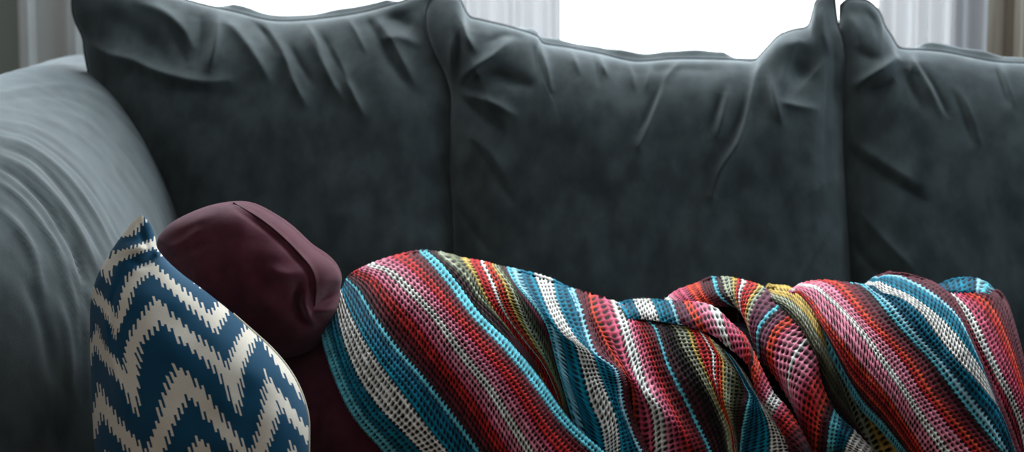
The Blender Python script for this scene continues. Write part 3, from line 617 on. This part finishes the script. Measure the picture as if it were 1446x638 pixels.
# fold 4: the raised roll running down from the middle
cloth('tbwwwwttblmuoopPwwppqrdmnoorqpPwwpqrrdmnk', [
    (0, [(872, 430), (877, 436), (882, 444), (886, 452)]), (2, [(891, 425), (894, 432), (899, 441), (903, 451)]), (6, [(918, 424), (922, 432), (926, 442), (931, 454)]), (9.5, [(945, 426), (949, 434), (953, 445), (958, 458)]),
    (12.5, [(966, 427), (971, 437), (978, 450), (987, 466)]), (15, [(986, 428), (994, 440), (1002, 456), (1011, 476)]), (17, [(1010, 436), (1015, 452), (1021, 470), (1030, 492)]), (19, [(1030, 455), (1034, 467), (1038, 482), (1043, 502)]),
    (22, [(1052, 476), (1056, 487), (1058, 500), (1058, 518)]), (25, [(1064, 498), (1064, 508), (1063, 518), (1062, 530)]), (28.5, [(1080, 532), (1076, 540), (1073, 548), (1070, 556)]), (32, [(1095, 560), (1091, 567), (1088, 573), (1085, 581)]),
    (34, [(1108, 573), (1103, 580), (1099, 587), (1095, 595)]), (37, [(1126, 600), (1119, 605), (1113, 611), (1107, 617)]), (40, [(1144, 634), (1136, 637), (1128, 640), (1118, 645)]), (41, [(1155, 655), (1145, 656), (1136, 657), (1126, 658)])],
    [(-.005, .015, .0)] * 3 + [(-.005, .022, .005)] * 5 + [(-.0, .028, .01)] * 8, roll=.03, edges=(0, 0), seed=4, dens=1.3)
# fold 5: the hump behind it whose stripes fan down into the next roll
cloth('wPpoommncnGyrwroyGuucnuoopPPwPPpqrromncbBbww', [
    (0, [(940, 426), (944, 426), (949, 427), (955, 428)]), (2.5, [(958, 412), (965, 420), (972, 427), (980, 432)]), (4.5, [(985, 402), (990, 412), (997, 422), (1005, 432)]), (8.5, [(1008, 393), (1012, 410), (1022, 423), (1040, 434)]),
    (10.5, [(1026, 393), (1030, 410), (1038, 426), (1052, 446)]), (13.5, [(1052, 398), (1045, 418), (1047, 435), (1058, 462)]), (16.5, [(1073, 404), (1058, 426), (1054, 446), (1062, 475)]), (18, [(1083, 410), (1066, 433), (1060, 456), (1065, 486)]),
    (20.5, [(1104, 430), (1083, 447), (1070, 470), (1072, 506)]), (23.5, [(1117, 444), (1092, 466), (1083, 492), (1090, 526)]), (26, [(1131, 460), (1106, 484), (1100, 515), (1112, 560)]), (28.5, [(1143, 476), (1121, 505), (1114, 537), (1124, 582)]),
    (31, [(1153, 505), (1133, 530), (1123, 558), (1133, 605)]), (33.8, [(1158, 535), (1146, 560), (1141, 590), (1142, 625)]), (36, [(1168, 562), (1158, 590), (1156, 610), (1153, 645)]), (38.5, [(1181, 585), (1177, 605), (1174, 624), (1172, 650)]), (42, [(1208, 611), (1200, 624), (1196, 634), (1192, 652)]), (44, [(1226, 630), (1218, 640), (1212, 646), (1206, 656)])],
    [(0, -.005, -.02), (0, -.01, -.03), (0, -.015, -.04), (0, -.015, -.05), (0, -.01, -.05), (0, -.005, -.045), (0, .005, -.04), (0, .01, -.035), (-.02, .012, -.03)] + [(-.025, .02, -.03)] * 9, roll=.05, edges=(0, 1), seed=5, dens=1.25)
# fold 6: the dark hollow and the thin rolled olive edge
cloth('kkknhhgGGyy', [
    (0, [(1082, 418), (1098, 440), (1128, 470), (1148, 510), (1158, 560), (1185, 600), (1215, 650)]), (3.5, [(1086, 420), (1104, 440), (1132, 470), (1154, 510), (1172, 552), (1203, 595), (1240, 650)]),
    (7, [(1090, 421), (1113, 433), (1135, 457), (1153, 487), (1172, 518), (1190, 552), (1225, 650)]), (9.2, [(1091, 415), (1112, 421), (1134, 440), (1152, 468), (1173, 502), (1200, 542), (1250, 650)]), (11, [(1090, 410), (1110, 411), (1132, 426), (1152, 452), (1174, 486), (1212, 530), (1280, 650)])],
    [(-.03, -.03, -.04), (-.02, -.03, -.05), (.0, .0, -.10), (.005, .004, -.10), (0, -.005, -.10)], roll=.05, seed=6)
# fold 7: the big third red band and third blue band
cloth('cnmod roPPP ww PPP ro dmn cl Bbb wwww tbt lmm'.replace(' ', ''), [
    (0.5, [(1110, 417), (1122, 420), (1138, 432), (1157, 455), (1178, 495), (1203, 544), (1222, 573), (1245, 596), (1268, 624), (1290, 650)]),
    (5.5, [(1116, 416), (1127, 414), (1144, 428), (1162, 455), (1186, 490), (1209, 524), (1234, 550), (1257, 578), (1278, 608), (1306, 650)]),
    (11, [(1121, 412), (1128, 403), (1149, 405), (1167, 418), (1195, 444), (1225, 479), (1252, 518), (1277, 553), (1302, 592), (1344, 650)]),
    (16.5, [(1150, 400), (1164, 396), (1183, 401), (1202, 420), (1228, 452), (1258, 482), (1288, 515), (1314, 556), (1346, 594), (1396, 650)]),
    (20.5, [(1205, 402), (1214, 402), (1229, 412), (1243, 426), (1264, 452), (1290, 481), (1320, 513), (1352, 555), (1385, 598), (1426, 650)]),
    (25, [(1225, 404), (1233, 404), (1247, 414), (1272, 422), (1300, 443), (1324, 475), (1352, 509), (1383, 543), (1412, 582), (1438, 650)]),
    (29, [(1233, 400), (1241, 398), (1254, 404), (1282, 416), (1314, 437), (1340, 461), (1368, 496), (1390, 531), (1411, 585), (1434, 650)]),
    (33, [(1241, 393), (1252, 389), (1268, 390), (1297, 402), (1329, 423), (1354, 449), (1378, 500), (1396, 545), (1414, 590), (1437, 650)]),
    (35, [(1254, 388), (1267, 387), (1288, 391), (1314, 401), (1339, 421), (1357, 450), (1380, 502), (1398, 546), (1416, 590), (1439, 650)])],
    [(-.03, -.02, -.02), (-.01, .01, .01), (.0, .02, .02), (.005, .02, .02), (-.005, .015, .015), (0, .02, .02), (.0, .02, .02), (0, .015, .015), (0, .005, .005)], roll=.06, seed=7)
# fold 8: last red band at the feet and its small blue arch
cloth('pqwwppqrodmm', [
    (0, [(1326, 412), (1340, 426), (1356, 450), (1375, 485), (1395, 530), (1413, 575), (1430, 620), (1440, 650)]), (3, [(1341, 414), (1358, 431), (1373, 457), (1390, 493), (1409, 530), (1427, 562), (1442, 600), (1454, 650)]),
    (6, [(1353, 414), (1374, 430), (1394, 457), (1410, 490), (1426, 525), (1440, 560), (1454, 600), (1464, 650)]), (9, [(1369, 413), (1392, 424), (1410, 449), (1423, 480), (1435, 515), (1447, 555), (1460, 600), (1470, 650)]), (12, [(1387, 410), (1404, 415), (1419, 436), (1430, 475), (1439, 512), (1449, 548), (1463, 600), (1475, 650)])],
    [(-.02, -.01, -.02), (-.02, .0, 0), (-.02, .005, .005), (-.02, .0, .0), (-.02, -.01, -.01)], roll=.04, seed=8, dip=.08)
cloth('BbbtbBlcm', [
    (0, [(1326, 405), (1329, 407), (1333, 411), (1337, 415)]), (2.5, [(1348, 395), (1350, 401), (1352, 409), (1354, 418)]), (5, [(1368, 393), (1369, 400), (1370, 409), (1370, 418)]), (7, [(1388, 397), (1386, 404), (1384, 411), (1382, 418)]), (8.2, [(1404, 409), (1400, 412), (1396, 415), (1392, 419)]), (9, [(1417, 428), (1412, 428), (1407, 428), (1402, 428)])],
    [(-.02, .0, -.03)] * 6, roll=.03, edges=(1, 0), seed=9)
# cloth that lies behind the lying body, out of sight, so the blanket closes
V = np.concatenate(BV); Fc = np.concatenate(BF); C = np.concatenate(BC)
me = bpy.data.meshes.new('blanket'); nV, nF = len(V), len(Fc)
me.vertices.add(nV); me.vertices.foreach_set('co', V.ravel().astype(np.float32)); me.loops.add(nF * 4); me.loops.foreach_set('vertex_index', Fc.ravel().astype(np.int32))
me.polygons.add(nF); me.polygons.foreach_set('loop_start', np.arange(0, nF * 4, 4, dtype=np.int32)); me.polygons.foreach_set('use_smooth', np.ones(nF, bool)); me.update(calc_edges=True); me.validate()
at = me.attributes.new('yarn', 'FLOAT_COLOR', 'POINT'); at.data.foreach_set('color', np.concatenate([C, np.ones((nV, 1))], 1).ravel().astype(np.float32))
M_YARN, nt, p = material('dyed_yarn', (1, 1, 1, 1), .95, spec=.1, sheen=.10, sheen_rough=.5)
a_ = nt.nodes.new('ShaderNodeAttribute'); a_.attribute_name = 'yarn'; nt.links.new(a_.outputs['Color'], p.inputs['Base Color'])
tc = nt.nodes.new('ShaderNodeTexCoord'); b_ = nt.nodes.new('ShaderNodeTexNoise'); b_.inputs['Scale'].default_value = 900; nt.links.new(tc.outputs['Object'], b_.inputs['Vector'])
bm = nt.nodes.new('ShaderNodeBump'); bm.inputs['Strength'].default_value = .4; bm.inputs['Distance'].default_value = .001; nt.links.new(b_.outputs['Fac'], bm.inputs['Height']); nt.links.new(bm.outputs[0], p.inputs['Normal'])
me.materials.append(M_YARN)
blanket = bpy.data.objects.new('blanket', me); COL.objects.link(blanket)
tag(blanket, 'crocheted blanket of blue, white, red, pink and olive stripes over the sleeper', 'blanket')
# loose yarn fibres standing off the cloth
NN = np.concatenate(BN); pick = RNG.choice(nV, 26000, replace=False)
pb = V[pick]; nb = NN[pick]; rd = RNG.normal(size=pb.shape); dirn = nb + .9 * rd; dirn /= np.linalg.norm(dirn, axis=1)[:, None]
ln = .002 + .004 * RNG.random(len(pick)) ** 2; sd = np.cross(dirn, RNG.normal(size=pb.shape)); sd /= np.linalg.norm(sd, axis=1)[:, None]; sd *= .00011
tip = pb + dirn * ln[:, None] + .3 * ln[:, None] * rd * .5
FV = np.stack([pb - sd, pb + sd, tip], 1).reshape(-1, 3); FF = np.arange(len(FV)).reshape(-1, 3)
fz = mesh('yarn_fuzz', FV, FF, M_YARN, blanket, False); fz['kind'] = 'stuff'
at = fz.data.attributes.new('yarn', 'FLOAT_COLOR', 'POINT'); fc_ = np.repeat(np.clip(C[pick] * 1.0 + .02, 0, 1), 3, 0); at.data.foreach_set('color', np.concatenate([fc_, np.ones((len(fc_), 1))], 1).ravel().astype(np.float32))
